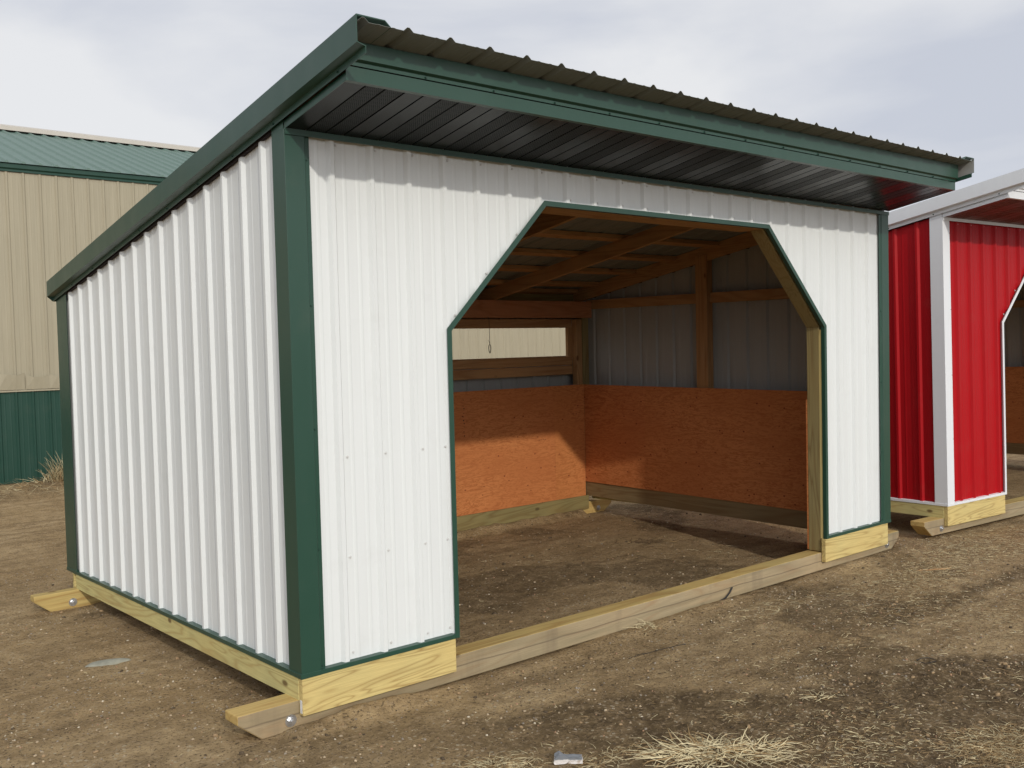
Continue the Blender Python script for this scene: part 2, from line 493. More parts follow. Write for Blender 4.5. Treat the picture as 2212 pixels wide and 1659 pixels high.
    def offs(path, d):
        res = []
        for i, p in enumerate(path):
            ds = []
            if i > 0: ds.append((Vector(p) - Vector(path[i - 1])).normalized())
            if i < len(path) - 1: ds.append((Vector(path[i + 1]) - Vector(p)).normalized())
            ns = [Vector((-q.y, q.x)) for q in ds]
            nn = ns[0] if len(ns) == 1 else (ns[0] + ns[1]).normalized()
            k = 1 / max(0.3, nn.dot(ns[0]))
            res.append((p[0] + nn.x * d * k, p[1] + nn.y * d * k))
        return res
    inn, outr, lip = path, offs(path, 0.027), offs(path, -0.003)
    prev = None
    for i in range(len(path)):
        (a, b_), (c, d) = outr[i], inn[i]
        e, f_ = lip[i]
        ring = [(a, -0.006, b_), (e, -0.006, f_), (e, 0.0255, f_), (c, 0.0255, d), (c, -0.002, d), (a, -0.002, b_)]
        if prev:
            o = len(mb.v)
            mb.v += prev + ring
            for k in range(6):
                j = (k + 1) % 6
                mb.f.append((o + k, o + j, o + 6 + j, o + 6 + k)); mb.mi.append(0)
        prev = ring
    ot = B(mb, 'opening_trim', TRM)
    # ---- wooden frame of the opening
    def wedge(pa, pb, th, y0, y1, n, mm):     # board along the inside outline, thickness outwards
        q = offs(path, th)
        P = [path[pa], path[pb], q[pb], q[pa]]
        if pa == 0: P[0] = (path[0][0], -.105); P[3] = (q[0][0], -.105)
        if pb == 5: P[1] = (path[5][0], -.105); P[2] = (q[5][0], -.105)
        mb = MB(); mb.prism(P, lambda u, v, t: (u, t, v), y0, y1)
        return B(mb, n, mm, bev=0.003)
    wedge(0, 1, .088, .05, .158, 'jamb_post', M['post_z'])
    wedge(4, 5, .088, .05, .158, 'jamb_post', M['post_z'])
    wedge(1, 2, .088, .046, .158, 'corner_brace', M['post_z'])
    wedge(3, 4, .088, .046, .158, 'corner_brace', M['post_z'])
    wedge(2, 3, .14, .046, .24, 'header_beam', M['frame_x'])
    for s_, x0 in ((1, xL), (-1, xR)):
        mb = MB(); xa, xb = sorted((x0 + s_ * .001, x0 - s_ * .085)); mb.box(xa, xb, .0265, .0495, 0.0, zc - .02)
        B(mb, 'jamb_strip', M['treated_z'])
    # ---- skirt boards
    mb = MB(); mb.box(0.002, xL - .02, 0.0, 0.038, -0.184, -0.001); fb = B(mb, 'skirt_board', M['treated_x'], bev=.003)
    if paper:
        mb = MB(); mb.box(0.0002, .0018, .008, .027, -.172, -.108); B(mb, 'paper_tag', M['paper'], fb)
    mb = MB(); mb.box(xR - .012, W - .04, 0.0, 0.038, -0.184, -0.001); B(mb, 'skirt_board', M['treated_x'], bev=.003)
    mb = MB(); mb.box(0.0, .038, .0385, 3.555, -.115, -0.001); B(mb, 'skirt_board', M['side_y'], bev=.003)
    mb = MB(); mb.box(0.0, 5.55, 3.6005, 3.638, -.19, -0.001); B(mb, 'skirt_board', M['treated_x'], bev=.003)
    tz = lambda y: tilt * (y - .67)
    mb = MB(); mb.hexa([(5.43, .16, -.115 + tz(.16)), (5.468, .16, -.115 + tz(.16)), (5.468, 3.55, -.115 + tz(3.55)), (5.43, 3.55, -.115 + tz(3.55)),
                        (5.43, .16, .05 + tz(.16)), (5.468, .16, .05 + tz(.16)), (5.468, 3.55, .05 + tz(3.55)), (5.43, 3.55, .05 + tz(3.55))])
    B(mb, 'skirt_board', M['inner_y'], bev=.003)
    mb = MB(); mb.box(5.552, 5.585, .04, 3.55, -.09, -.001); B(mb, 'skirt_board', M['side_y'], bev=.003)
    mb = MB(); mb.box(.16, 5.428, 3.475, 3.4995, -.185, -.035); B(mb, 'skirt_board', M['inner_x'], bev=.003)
    # ---- skids
    def skid(y0, mm0, label_):
        mb = MB()
        o = [(-.315, -.155), (-.195, -.252), (5.69, -.252), (5.815, -.165), (5.815, -.112), (-.315, -.112)]
        yy = y0; dp = .14 if y0 < 1 else .099
        n = len(o)
        vs = [(u, yy, v) for u, v in o] + [(u, yy + dp, v) for u, v in o]
        mb.add(vs, [tuple(range(n))], 1)
        mb.add(vs, [tuple(range(2 * n - 1, n - 1, -1))], 1)
        for i in range(n):
            j = (i + 1) % n
            mb.add(vs, [(i, i + n, j + n, j)], 0)
        import bmesh
        s = mb.build('skid', [M['skid_x'], M['skidface_x'] if mm0 else M['skid_x']], root, wp, 0)
        bm = bmesh.new(); bm.from_mesh(s.data)
        bmesh.ops.remove_doubles(bm, verts=bm.verts, dist=1e-4)
        lx = [v for v in bm.verts]
        bmesh.ops.recalc_face_normals(bm, faces=bm.faces); bm.to_mesh(s.data); bm.free()
        bv = s.modifiers.new('bevel', 'BEVEL'); bv.width = .006; bv.segments = 2; bv.limit_method = 'ANGLE'
        s['label'] = label_
        for bx in (-.045, 5.60):
            b = MB()
            b.cyl((bx, y0, -.2), (0, -1, 0), .030, .004, 24)
            b.cyl((bx, y0 - .004, -.2), (0, -1, 0), .017, .012, 6)
            b.cyl((bx, y0 - .016, -.2), (0, -1, 0), .009, .008, 12, r2=.007)
            B(b, 'bolt', M['zinc'], s)
        return s
    skid(.0405, True, 'front skid timber with weathered face')
    skid(3.5, False, 'rear skid timber')
    # ---- plywood kick panels inside
    def plyb(x0, x1, y0, y1, z0, z1):
        mb = MB(); mb.box(x0, x1, y0, y1, z0, z1); return B(mb, 'plywood_panel', M['ply'])
    mb = MB(); mb.box(2.52, 4.963, 3.512, 3.5255, -.05, 1.205); rr_ = random.Random(4)
    for z in (1.13, 1.118, 1.06, 1.035, 1.02, .985, .95, .915, .885, .85, .80, .76): mb.cyl((3.722 + rr_.uniform(-.006, .006), 3.5122, z), (0, -1, 0), rr_.uniform(.003, .0075), .0012, 8, 1)
    for x_, z in ((4.76, .637), (4.79, .64), (4.82, .636), (4.73, .634)): mb.cyl((x_, 3.5122, z), (0, -1, 0), .0045, .0012, 8, 1)
    B(mb, 'plywood_panel', [M['ply'], M['foam']])
    plyb(4.965, 5.419, 3.5125, 3.5255, -.05, 1.205)
    plyb(.17, 2.518, 3.512, 3.5255, -.05, 1.205)
    def plyr(y0, y1):
        mb = MB()
        mb.hexa([(5.42, y0, .0 + tz(y0)), (5.4295, y0, .0 + tz(y0)), (5.4295, y1, .0 + tz(y1)), (5.42, y1, .0 + tz(y1)),
                 (5.42, y0, 1.128 + tz(y0)), (5.4295, y0, 1.128 + tz(y0)), (5.4295, y1, 1.128 + tz(y1)), (5.42, y1, 1.128 + tz(y1))])
        # keep the skirt board in front of its lower edge
        for i in (0, 1, 2, 3):
            x, y, z = mb.v[i]; mb.v[i] = (x, y, z + .045)
        return B(mb, 'plywood_panel', M['ply'])
    plyr(.19, 2.621); plyr(2.623, 3.511)
    plyb(.16, .17, .19, 3.51, 0, 1.17)
    plyb(xR - .0, 5.41, .160, .171, -.1, 1.1)
    plyb(.19, xL + .0, .160, .171, -.1, 1.1)
    # ---- posts
    def post(x0, x1, y0, y1, z0, z1, mm='frame_z', n='post'):
        mb = MB(); mb.box(x0, x1, y0, y1, z0, z1); return B(mb, n, M[mm], bev=.003)
    post(5.45, 5.54, 1.81, 1.95, .0, 2.47)
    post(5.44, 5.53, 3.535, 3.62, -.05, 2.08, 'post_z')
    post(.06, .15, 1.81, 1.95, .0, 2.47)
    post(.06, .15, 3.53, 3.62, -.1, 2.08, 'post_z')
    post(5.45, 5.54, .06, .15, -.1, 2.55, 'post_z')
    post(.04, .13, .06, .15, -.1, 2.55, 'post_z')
    post(2.70, 2.79, 3.53, 3.60, 1.2, 1.93) if not mid_girts else None
    post(5.335, 5.42, 3.53, 3.60, 1.206, 1.93)
    # ---- girts
    mb = MB()
    for a, b_ in ((.16, 1.808), (1.952, 3.53)):
        mb.hexa([(5.49, a, 1.965 + tz(a)), (5.526, a, 1.965 + tz(a)), (5.526, b_, 1.965 + tz(b_)), (5.49, b_, 1.965 + tz(b_)),
                 (5.49, a, 2.065 + tz(a)), (5.526, a, 2.065 + tz(a)), (5.526, b_, 2.065 + tz(b_)), (5.49, b_, 2.065 + tz(b_))])
    B(mb, 'girt', M['frame_y'], bev=.002)
    mb = MB(); mb.box(.065, .10, .16, 1.80, 1.95, 2.04); mb.box(.065, .10, 1.96, 3.5, 1.95, 2.04); B(mb, 'girt', M['frame_y'])
    def gx(z0, z1, x0=.16, x1=5.333, y0=3.6, y1=3.638, n='girt', mm='frame_x'):
        mb = MB(); mb.box(x0, x1, y0, y1, z0, z1); return B(mb, n, M[mm], bev=.002)
    gx(1.322, 1.421); gx(1.426, 1.518)
    mb = MB(); mb.box(.16, 5.3, 3.596, 3.63, 1.4215, 1.4245); B(mb, 'pale_strip', M['zinc'])  # thin pale strip along the seam between the two sill boards
    gx(1.842, 1.934)
    gx(1.9345, 1.9365, y0=3.58, n='pale_strip', mm='zinc')
    gx(1.94, 2.118, .10, 5.47, 3.42, 3.458, 'rear_beam', 'fir_x')
    gx(.3, .39, y0=3.66, y1=3.695)
    mb = MB(); mb.box(.03, W - .03, 3.695, 3.733, ztop(3.71) - .16, ztop(3.71) - .03); B(mb, 'girt', M['inner_x'])  # dark blocking added to shut out light above the back wall
    mb = MB(); mb.box(.02, W - .02, 3.7355, 3.755, topb - .04, topb + .028); B(mb, 'foam_closure', M['foam'])  # added to close the light gap between back wall and roof
    # window surround
    for x0, x1, z0, z1 in ((wx1 - .001, wx1 + .02, wz0, wz1), (wx0 - .02, wx0, wz0, wz1)):
        mb = MB(); mb.box(x0, x1, 3.6385, 3.755, z0 - .012, z1 + .002); B(mb, 'window_jamb', M['frame_z'])
    mb = MB(); mb.box(wx0, wx1, 3.6385, 3.755, wz0 - .02, wz0 - .001); B(mb, 'window_sill', M['frame_x'])
    mb = MB(); mb.box(wx0, wx1, 3.6385, 3.755, wz1 + .003, wz1 + .02); B(mb, 'window_head', M['frame_x'])
    post(5.268, 5.3335, 3.6005 - .004, 3.637, 1.5185, 1.8415, n='window_stud')
    # ---- rafters and purlins
    for x, yb in ((.055, .3), (1.38, .26), (2.72, .26), (4.08, .26), (5.46, .2)):
        mb = MB(); y0, y1 = -.55, 3.70
        fr = lambda y, x: ztop(y, x) - (.066 if x < 5.3 else .026)
        hh = .128 if x < 5.3 else .142
        mb.hexa([(x, y0 + .02, fr(y0, x) - hh + .06), (x + .038, y0 + .02, fr(y0, x) - hh + .06), (x + .038, y1, fr(y1, x) - hh), (x, y1, fr(y1, x) - hh),
                 (x, y0, fr(y0, x)), (x + .038, y0, fr(y0, x)), (x + .038, y1, fr(y1, x)), (x, y1, fr(y1, x))])
        # straight underside inside the shed
        mb.v[0] = (x, .242, fr(.242, x) - hh); mb.v[1] = (x + .038, .242, fr(.242, x) - hh)
        B(mb, 'rafter', M['frame_y'], bev=.002)
    for yc in (-.52, .05, .62, 1.16, 1.70, 2.24, 2.78, 3.32, 3.66):
        mb = MB(); a, b_ = yc - .045, yc + .045
        x0, x1 = .02, 5.455
        mb.hexa([(x0, a, ztop(a, x0) - .065), (x1, a, ztop(a, x1) - .065), (x1, b_, ztop(b_, x1) - .065), (x0, b_, ztop(b_, x0) - .065),
                 (x0, a, ztop(a, x0) - .027), (x1, a, ztop(a, x1) - .027), (x1, b_, ztop(b_, x1) - .027), (x0, b_, ztop(b_, x0) - .027)])
        B(mb, 'purlin', M['frame_x'], bev=.002)
    # ---- roof sheet
    xr0, xr1 = -.052, W + .052
    pr = rib_profile(xr0, xr1, -.023, 0.2286 if rdz == 0 else 0.2262, rh=.017, bw=.026, cw=.006)
    mb = MB()
    yf = lambda x: -(rover[0] + (rover[1] - rover[0]) * x / 5.65)
    ys = [0, .15, .35, .6, .8, 1.0]
    for (s0, h0), (s1, h1) in zip(pr, pr[1:]):
        for k in range(len(ys) - 1):
            q = []
            for s, h, t in ((s0, h0, ys[k]), (s1, h1, ys[k]), (s1, h1, ys[k + 1]), (s0, h0, ys[k + 1])):
                y = yf(s) + (3.80 - yf(s)) * t
                q.append((s, y, ztop(y, s) - .022 + h))
            mb.add(q, [(0, 1, 2, 3)], 0)
            mb.add([(x, y, z - .0015) for x, y, z in q], [(3, 2, 1, 0)], 1)
            if k == 0:
                mb.add([q[0], q[1], (q[1][0], q[1][1], q[1][2] - .0015), (q[0][0], q[0][1], q[0][2] - .0015)], [(3, 2, 1, 0)], 1)
    B(mb, 'roof_sheet', [mat['roof'], M['roofunder']])
    # ---- rake trims
    for xs, sg in ((0.0, 1), (W, -1)):
        o = [(-.056, .0), (-.056, -.111), (-.016, -.122), (-.016, -.150), (-.013, -.150), (-.013, -.119), (-.053, -.1085), (-.053, -.003), (.082, -.001), (.112, -.024), (.114, -.022), (.084, .003), (-.056, .003)]
        mb = MB()
        x_e = xs
        mb.prism(o, lambda u, v, t: (xs + sg * u, t, ztop(t, xs) + v), yf(xs), 3.80, 0, 5)
        mb.prism([(-.055, -.001), (-.055, -.112), (-.015, -.148), (.02, -.148), (.02, -.03), (.08, -.03), (.08, -.001)], lambda u, v, t: (xs + sg * u, t, ztop(t, xs) + v), 3.796, 3.803, 0, 1)
        np_ = 13
        for k in range(5 * np_):
            if (k % np_) in (5, 6): mb.mi[k] = 1
        rt = B(mb, 'rake_trim', [TRM, M['backer']])
        screws([(xs - sg * .0165, y, ztop(y, xs) - .137) for y in (-.534, .074, .53, .982, 1.433, 1.894, 2.36, 2.82, 3.3)], rt, mat['trimscrew'], key + 'r' + str(sg), wp, (-sg, 0, 0), r=.0045)
        # foam closure above the side wall
        mb = MB(); mb.prism([(.0005, -.155), (.021, -.155), (.021, -.03), (.0005, -.03)], lambda u, v, t: (xs + sg * u, t, ztop(t, xs) + v), .13, D - .26, 0, 4)
        B(mb, 'foam_closure', M['foam'])
    # ---- fascia (eave) trim
    mb = MB()
    fo = .025 + over
    prev = None
    x0, x1 = .0, W
    def fring(x):
        zt_ = ztop(-fo, x) - .025
        d = rz(x) * .2
        zz = [(-fo, zt_), (-fo, 2.814 + d), (-over - .006, 2.806 + d), (-over - .006, 2.790 + d), (-over - .003, 2.790 + d), (-over - .003, 2.809 + d), (-fo + .003, 2.817 + d), (-fo + .003, zt_)]
        return [(x, y, z) for y, z in zz]
    fseg = [x0, 2.06, 2.063, x1]
    for xa, xb, jit in ((x0, 2.75, 0), (2.752, x1, .0012)):
        A_, B_ = fring(xa), fring(xb)
        A_ = [(x, y + jit, z) for x, y, z in A_]; B_ = [(x, y + jit, z) for x, y, z in B_]
        o = len(mb.v); mb.v += A_ + B_; n = len(A_)
        for k in range(n):
            j = (k + 1) % n
            mb.f.append((o + k, o + j, o + n + j, o + n + k)); mb.mi.append(0)
        mb.f.append(tuple(o + k for k in range(n))); mb.mi.append(0)
        mb.f.append(tuple(o + n + k for k in range(n))); mb.mi.append(0)
    fa = B(mb, 'fascia', TRM)
    screws([(.013 + .4 * k, -over - .007, 2.797 + rz(.4 * k) * .2) for k in range(14)], fa, mat['trimscrew'], key + 'fa', wp, r=.0045)
    # ---- soffit box
    ss = lambda y: 2.635 - .156 * y * (.575 / over)
    mb = MB()
    # front board of the box with returned lip
    o = [(-over, 2.786), (-over, ss(-over)), (-over + .022, ss(-over) - .003), (-over + .022, ss(-over) - .001), (-over + .003, ss(-over) + .003), (-over + .003, 2.786)]
    mb.prism(o, lambda u, v, t: (t, u, v + rz(t) * .2), 0, W, 0, 1)
    B(mb, 'soffit_fascia', TRM)
    for xs, sg in ((0.001, 1), (W - .001, -1)):
        mb = MB()
        e = [(-over + .001, ss(-over) - .001), (-.003, ss(-.003) - .001), (-.003, ztop(-.003, xs) - .148), (-over + .001, ztop(-over, xs) - .148)]
        mb.prism(e, lambda u, v, t: (xs + sg * t, u, v + (rz(xs) * .2 if sg < 0 else 0)), 0, .003, 0, 1)
        B(mb, 'soffit_end', TRM)
    mb = MB()
    x = .012; g = .113
    edges = []
    while g - .102 > .012: g -= .102
    gs = []
    while g < W - .01: gs.append(g); g += .102
    pr = [(.005, 0)]
    for g in gs:
        pr += [(g - .005, 0), (g - .004, .009), (g + .004, .009), (g + .005, 0)]
    pr.append((W - .005, 0))
    for (s0, h0), (s1, h1) in zip(pr, pr[1:]):
        q = [(s, y, ss(y) + .002 + h + rz(s) * .2) for s, h, y in ((s0, h0, -over + .003), (s1, h1, -over + .003), (s1, h1, -.004), (s0, h0, -.004))]
        mb.add(q, [(0, 1, 2, 3)]); mb.add([(x, y, z + .001) for x, y, z in q], [(3, 2, 1, 0)])
    so_ = B(mb, 'soffit', SOF)
    mb = MB(); mb.prism([(-.012, 2.638), (-.012, 2.609), (-.009, 2.609), (-.009, 2.631), (.0, 2.631), (.0, 2.638)], lambda u, v, t: (t, u, v), .0, W, 0, 1)
    B(mb, 'soffit_channel', TRM)
    return root

def warp_main(x, y, z):
    u = x / 5.5; w_ = y / 3.66; h = z / 2.62
    return (x + h * (.0006 * (1 - u) + .0113 * u), y - h * .0291, z + .0058 * u - .021 * w_)
ident = lambda x, y, z: (x, y, z)
shed('horse_shelter', 'white ribbed steel run-in shed with dark green trim and a cut-corner opening, in the foreground', 'shed', (0, 0, 0), 0, warp_main,
     dict(siding=M['white'], trim=M['green'], soffit=M['dsoffit'], roof=M['white'], screw=M['screww'], trimscrew=M['screwg']), rdz=.04, paper=True)
shed('horse_shelter', 'red ribbed steel run-in shed with white trim, partly cut off at the right edge', 'shed', (6.537, -.049, .025), R(-4.77), ident,
     dict(siding=M['red'], trim=M['wtrim'], soffit=M['rsoffit'], roof=M['wtrim'], screw=M['red'], trimscrew=M['wtrim']), xL=1.04, over=.60, rover=(.785, .785), tilt=0.0)

# cord with a snap hook hanging in the rear window
ce = empty('hanging_cord', warp_main(3.985, 3.40, 1.95))
tag(ce, 'thin dark cord with a snap hook hanging in front of the rear window', 'cord')
def tube(mb, pts, r, n=6, closed=False):
    P = [Vector(p) for p in pts]; o = len(mb.v); m_ = len(P)
    for i, p in enumerate(P):
        a = P[(i - 1) % m_] if (closed or i > 0) else p
        b_ = P[(i + 1) % m_] if (closed or i < m_ - 1) else p
        t = (b_ - a).normalized(); s = t.orthogonal().normalized() if abs(t.y) > .95 else t.cross(Vector((0, 1, 0))).normalized(); q = t.cross(s)
        for k in range(n):
            an = 2 * math.pi * k / n
            mb.v.append(tuple(p + (s * math.cos(an) + q * math.sin(an)) * r))
    rng = m_ if closed else m_ - 1
    for i in range(rng):
        for k in range(n):
            j = (k + 1) % n; i2 = (i + 1) % m_
            mb.f.append((o + i * n + k, o + i * n + j, o + i2 * n + j, o + i2 * n + k)); mb.mi.append(0)
mb = MB()
tube(mb, [(0, 0.018, 0), (0.001, 0, -.02), (.001, 0, -.15), (0, 0, -.255), (.001, 0, -.27)], .0026)
tube(mb, [(0, 0, -.255), (-.012, .002, -.245), (-.02, .002, -.235)], .0015)
for k in range(3): mb.cyl((0, 0, -.262 - k * .004), (.1 * k, 0.2, 1), .004, .006, 8)
mb.build('cord', M['black'], ce)
mb = MB()
lp = []
for k in range(24):
    a = 2 * math.pi * k / 24
    lp.append((.0 + (.013 + .003 * math.cos(a)) * math.sin(a), 0, -.325 + .042 * math.cos(a)))
tube(mb, lp, .0042, 6, True)
tube(mb, [(0, 0, -.27), (.002, 0, -.284)], .003)
mb.build('snap_hook', plain('steel_dark', (.08, .075, .06), .4, .7), ce)

# ------------------------------------------------------------------ the long building behind
def barn():
    root = empty('metal_building', (0, 11.4, -.1), R(-.25))
    tag(root, 'long tan steel building with green wainscot and green roof behind the white shed', 'building')
    x0, x1, zw, ze = -9.0, 26.0, 1.34, 4.60
    fn = lambda s, h, z: (s, -h, z)
    mb = panel_mesh(rib_profile(x0, x1, 1.5026, rh=.016), fn, lambda s, d: [(.02, zw)])
    mb.build('wainscot', [M['bgreen'], M['backer']], root)
    mb = panel_mesh(rib_profile(x0, x1, 1.5026, rh=.016), lambda s, h, z: (s, -h - .006, z), lambda s, d: [(zw + .02, ze - .03)])
    mb.build('wall_panel', [M['beige'], M['backer']], root)
    mb = MB(); mb.prism([(-.032, zw), (-.032, zw + .022), (.0, zw + .03), (.0, zw)], lambda u, v, t: (t, u, v), x0, x1); mb.build('wall_trim', M['beige'], root)
    mb = MB(); mb.prism([(-.03, 0), (-.03, .022), (.0, .03), (.0, 0)], lambda u, v, t: (t, u, v), x0, x1); mb.build('base_trim', M['bgreen'], root)
    mb = MB(); mb.box(x0, x1, .01, 8.6, -.2, .015); mb.box(x0, x0 + .01, .02, 8.6, .0, 4.6); mb.box(x1 - .01, x1, .02, 8.6, .0, 4.6); mb.box(x0, x1, 8.6, 8.7, -.2, 4.6)
    mb.build('far_wall', M['beige'], root)
    # eave trim
    mb = MB(); mb.prism([(-.035, ze - .03), (-.035, ze), (-.06, ze + .02), (-.06, ze + .085), (-.02, ze + .085), (-.02, ze - .03)], lambda u, v, t: (t, u, v), x0, x1); mb.build('eave_trim', M['bgreen'], root)
    # roof
    S = .333; rz0 = ze + .09
    pr = rib_profile(x0 - .1, x1 + .1, 1.5026, rh=.03, minor=False, bw=.035, cw=.01)
    mb = MB()
    yr = 4.12
    for (s0, h0), (s1, h1) in zip(pr, pr[1:]):
        for ya, yb_, dr in ((-.09, yr, 1), (yr, 8.9, -1)):
            q = []
            for s, h, y in ((s0, h0, ya), (s1, h1, ya), (s1, h1, yb_), (s0, h0, yb_)):
                zz = rz0 + S * ((y + .09) if dr > 0 else (2 * yr - y + .09))
                q.append((s, y, zz + h))
            mb.add(q, [(0, 1, 2, 3)])
            if dr > 0: mb.add([q[0], q[1], (q[1][0], q[1][1], rz0 - .002), (q[0][0], q[0][1], rz0 - .002)], [(3, 2, 1, 0)])
    mb.build('roof', M['bgroof'], root)
    mb = MB(); zr = rz0 + S * (yr + .09)
    mb.prism([(yr - .17, zr - .015), (yr - .17, zr + .06), (yr, zr + .12), (yr + .17, zr + .06), (yr + .17, zr - .015), (yr, zr + .05)], lambda u, v, t: (t, u, v), x0 - .1, x1 + .1)
    mb.build('ridge_cap', M['ridge'], root)
    mb = MB()
    for (a_, b_, h_, o_) in ((.9, 1.62, .26, .035), (1.64, 2.3, .22, .022), (2.31, 3.0, .24, .03)):
        for k in range(6):
            xa = a_ + (b_ - a_) * k / 6; xb = a_ + (b_ - a_) * (k + 1) / 6
            ha = zw + h_ + .02 * math.sin(k * 2.1 + a_); hb = zw + h_ + .02 * math.sin((k + 1) * 2.1 + a_)
            oa = o_ * abs(math.sin(k * .9 + .4)); ob = o_ * abs(math.sin((k + 1) * .9 + .4))
            mb.add([(xa, -.034, zw + .03), (xb, -.034, zw + .03), (xb, -.036 - ob, hb), (xa, -.036 - oa, ha)], [(0, 1, 2, 3)])
            mb.add([(xa, -.0325, zw + .03), (xb, -.0325, zw + .03), (xb, -.0345 - ob, hb), (xa, -.0345 - oa, ha)], [(3, 2, 1, 0)])
    mb.build('loose_flashing', M['beige'], root, recalc=False)
    return root
M['ridge'] = painted('tan_ridge', (0.50, 0.46, 0.40), .5, .3)
barn()

# ------------------------------------------------------------------ ground
rng = np.random.default_rng(7)
_perm = rng.random((512, 512))
def vnoise(x, y):
    xi = np.floor(x).astype(int); yi = np.floor(y).astype(int)
    fx = x - xi; fy = y - yi
    fx = fx * fx * (3 - 2 * fx); fy = fy * fy * (3 - 2 * fy)
    g = lambda a, b: _perm[a & 511, b & 511]
    return (g(xi, yi) * (1 - fx) + g(xi + 1, yi) * fx) * (1 - fy) + (g(xi, yi + 1) * (1 - fx) + g(xi + 1, yi + 1) * fx) * fy
def fbm(x, y, o=4, s=1.0):
    r = 0; a = .5; t = 0
    for k in range(o):
        r = r + a * vnoise(x * s + 17.3 * k, y * s + 9.1 * k); t += a; a *= .5; s *= 2.1
    return r / t
def damp_mask(x, y):
    """dark damp soil south-east of a wobbly line, plus a strip by the sheds"""
    n = fbm(x, y, 4, 1.3) - .5
    n2 = fbm(x + 40, y, 5, 4.0) - .5
    d = (-.53 - (x - 1.0) * .53) - y + n * .7 + n2 * .35    # >0: south of the line
    a = np.clip(d / .14, 0, 1)
    d2 = .20 - np.abs(y + 1.02 + .06 * (x - 4)) + n2 * .5
    b = np.clip(d2 / .14, 0, 1) * np.clip((x - 3.2) / .5, 0, 1) * .8
    e = np.clip((fbm(x + 9, y + 5, 5, 1.1) - .56) / .05, 0, 1) * .6
    return np.clip(np.maximum(np.maximum(a * .88 * np.clip((x + .2) / 1.3, .3, 1), b), e), 0, 1)
def inside(x, y): return (x > .1) & (x < 5.5) & (y > .18) & (y < 3.5)
def gz(x, y):
    base = -.262 + .16 * np.clip((y - 4.5) / 6.5, 0, 1) ** 1.3
    z = base + (fbm(x, y, 3, .7) - .5) * .03
    tr = np.sin((y * .86 + x * .38) * 5.5 + fbm(x, y, 2, .8) * 3)
    z = z + .004 * tr
    near = np.exp(-((x - 1.5) ** 2 + (y - 0) ** 2) / 60)
    z = z + near * (fbm(x, y, 4, 7.0) - .5) * .022 + near * (fbm(x, y, 3, 45) - .5) * .009
    dm = damp_mask(x, y)
    z = z + dm * ((fbm(x + 3, y, 4, 12.0) - .5) * .024 + .002)
    # soil pushed up along the front skid
    m_ = np.exp(-((y + .02) / .07) ** 2) * ((x > -.1) & (x < 5.8))
    z = z + m_ * (.012 + .035 * np.clip(fbm(x, y + 7, 3, 2.2) - .45, 0, 1) + .035 * np.exp(-((x - .35) / .4) ** 2))
    m2 = np.exp(-((y - 3.47) / .10) ** 2) * ((x > .2) & (x < 5.3))
    ins = inside(x, y)
    z = np.where(ins, z * .5 - .5 * .245 + (fbm(x, y, 3, 4) - .5) * .012, z)
    z = z + m2 * (.035 + .06 * fbm(x, y, 4, 5))
    return z
def axis(lo, hi, c0, c1, fine):
    a = list(np.arange(c0, c1, fine)); s = fine; p = a[-1]
    while p < hi: s *= 1.12; p += s; a.append(p)
    s = fine; p = a[0]; b = []
    while p > lo: s *= 1.12; p -= s; b.append(p)
    return np.array(b[::-1] + a)
gx_ = axis(-400, 400, -1.6, 6.6, .022); gy_ = axis(-300, 500, -2.7, 4.2, .022)
GX, GY = np.meshgrid(gx_, gy_, indexing='ij')
GZ = gz(GX, GY)
far = np.sqrt((GX - 2) ** 2 + (GY - 3) ** 2)
nx_, ny_ = len(gx_), len(gy_)
me = bpy.data.meshes.new('ground')
me.vertices.add(nx_ * ny_)
me.vertices.foreach_set('co', np.stack([GX, GY, GZ], -1).astype(np.float32).ravel())
I, J = np.meshgrid(np.arange(nx_ - 1), np.arange(ny_ - 1), indexing='ij')
a = (I * ny_ + J).ravel()
quads = np.stack([a, a + ny_, a + ny_ + 1, a + 1], -1)
me.loops.add(quads.size); me.loops.foreach_set('vertex_index', quads.ravel().astype(np.int32))
me.polygons.add(len(quads)); me.polygons.foreach_set('loop_start', (np.arange(len(quads)) * 4).astype(np.int32))
me.polygons.foreach_set('use_smooth', np.ones(len(quads), bool))
me.update(calc_edges=True)
at = me.attributes.new('damp', 'FLOAT', 'POINT'); at.data.foreach_set('value', damp_mask(GX, GY).astype(np.float32).ravel())
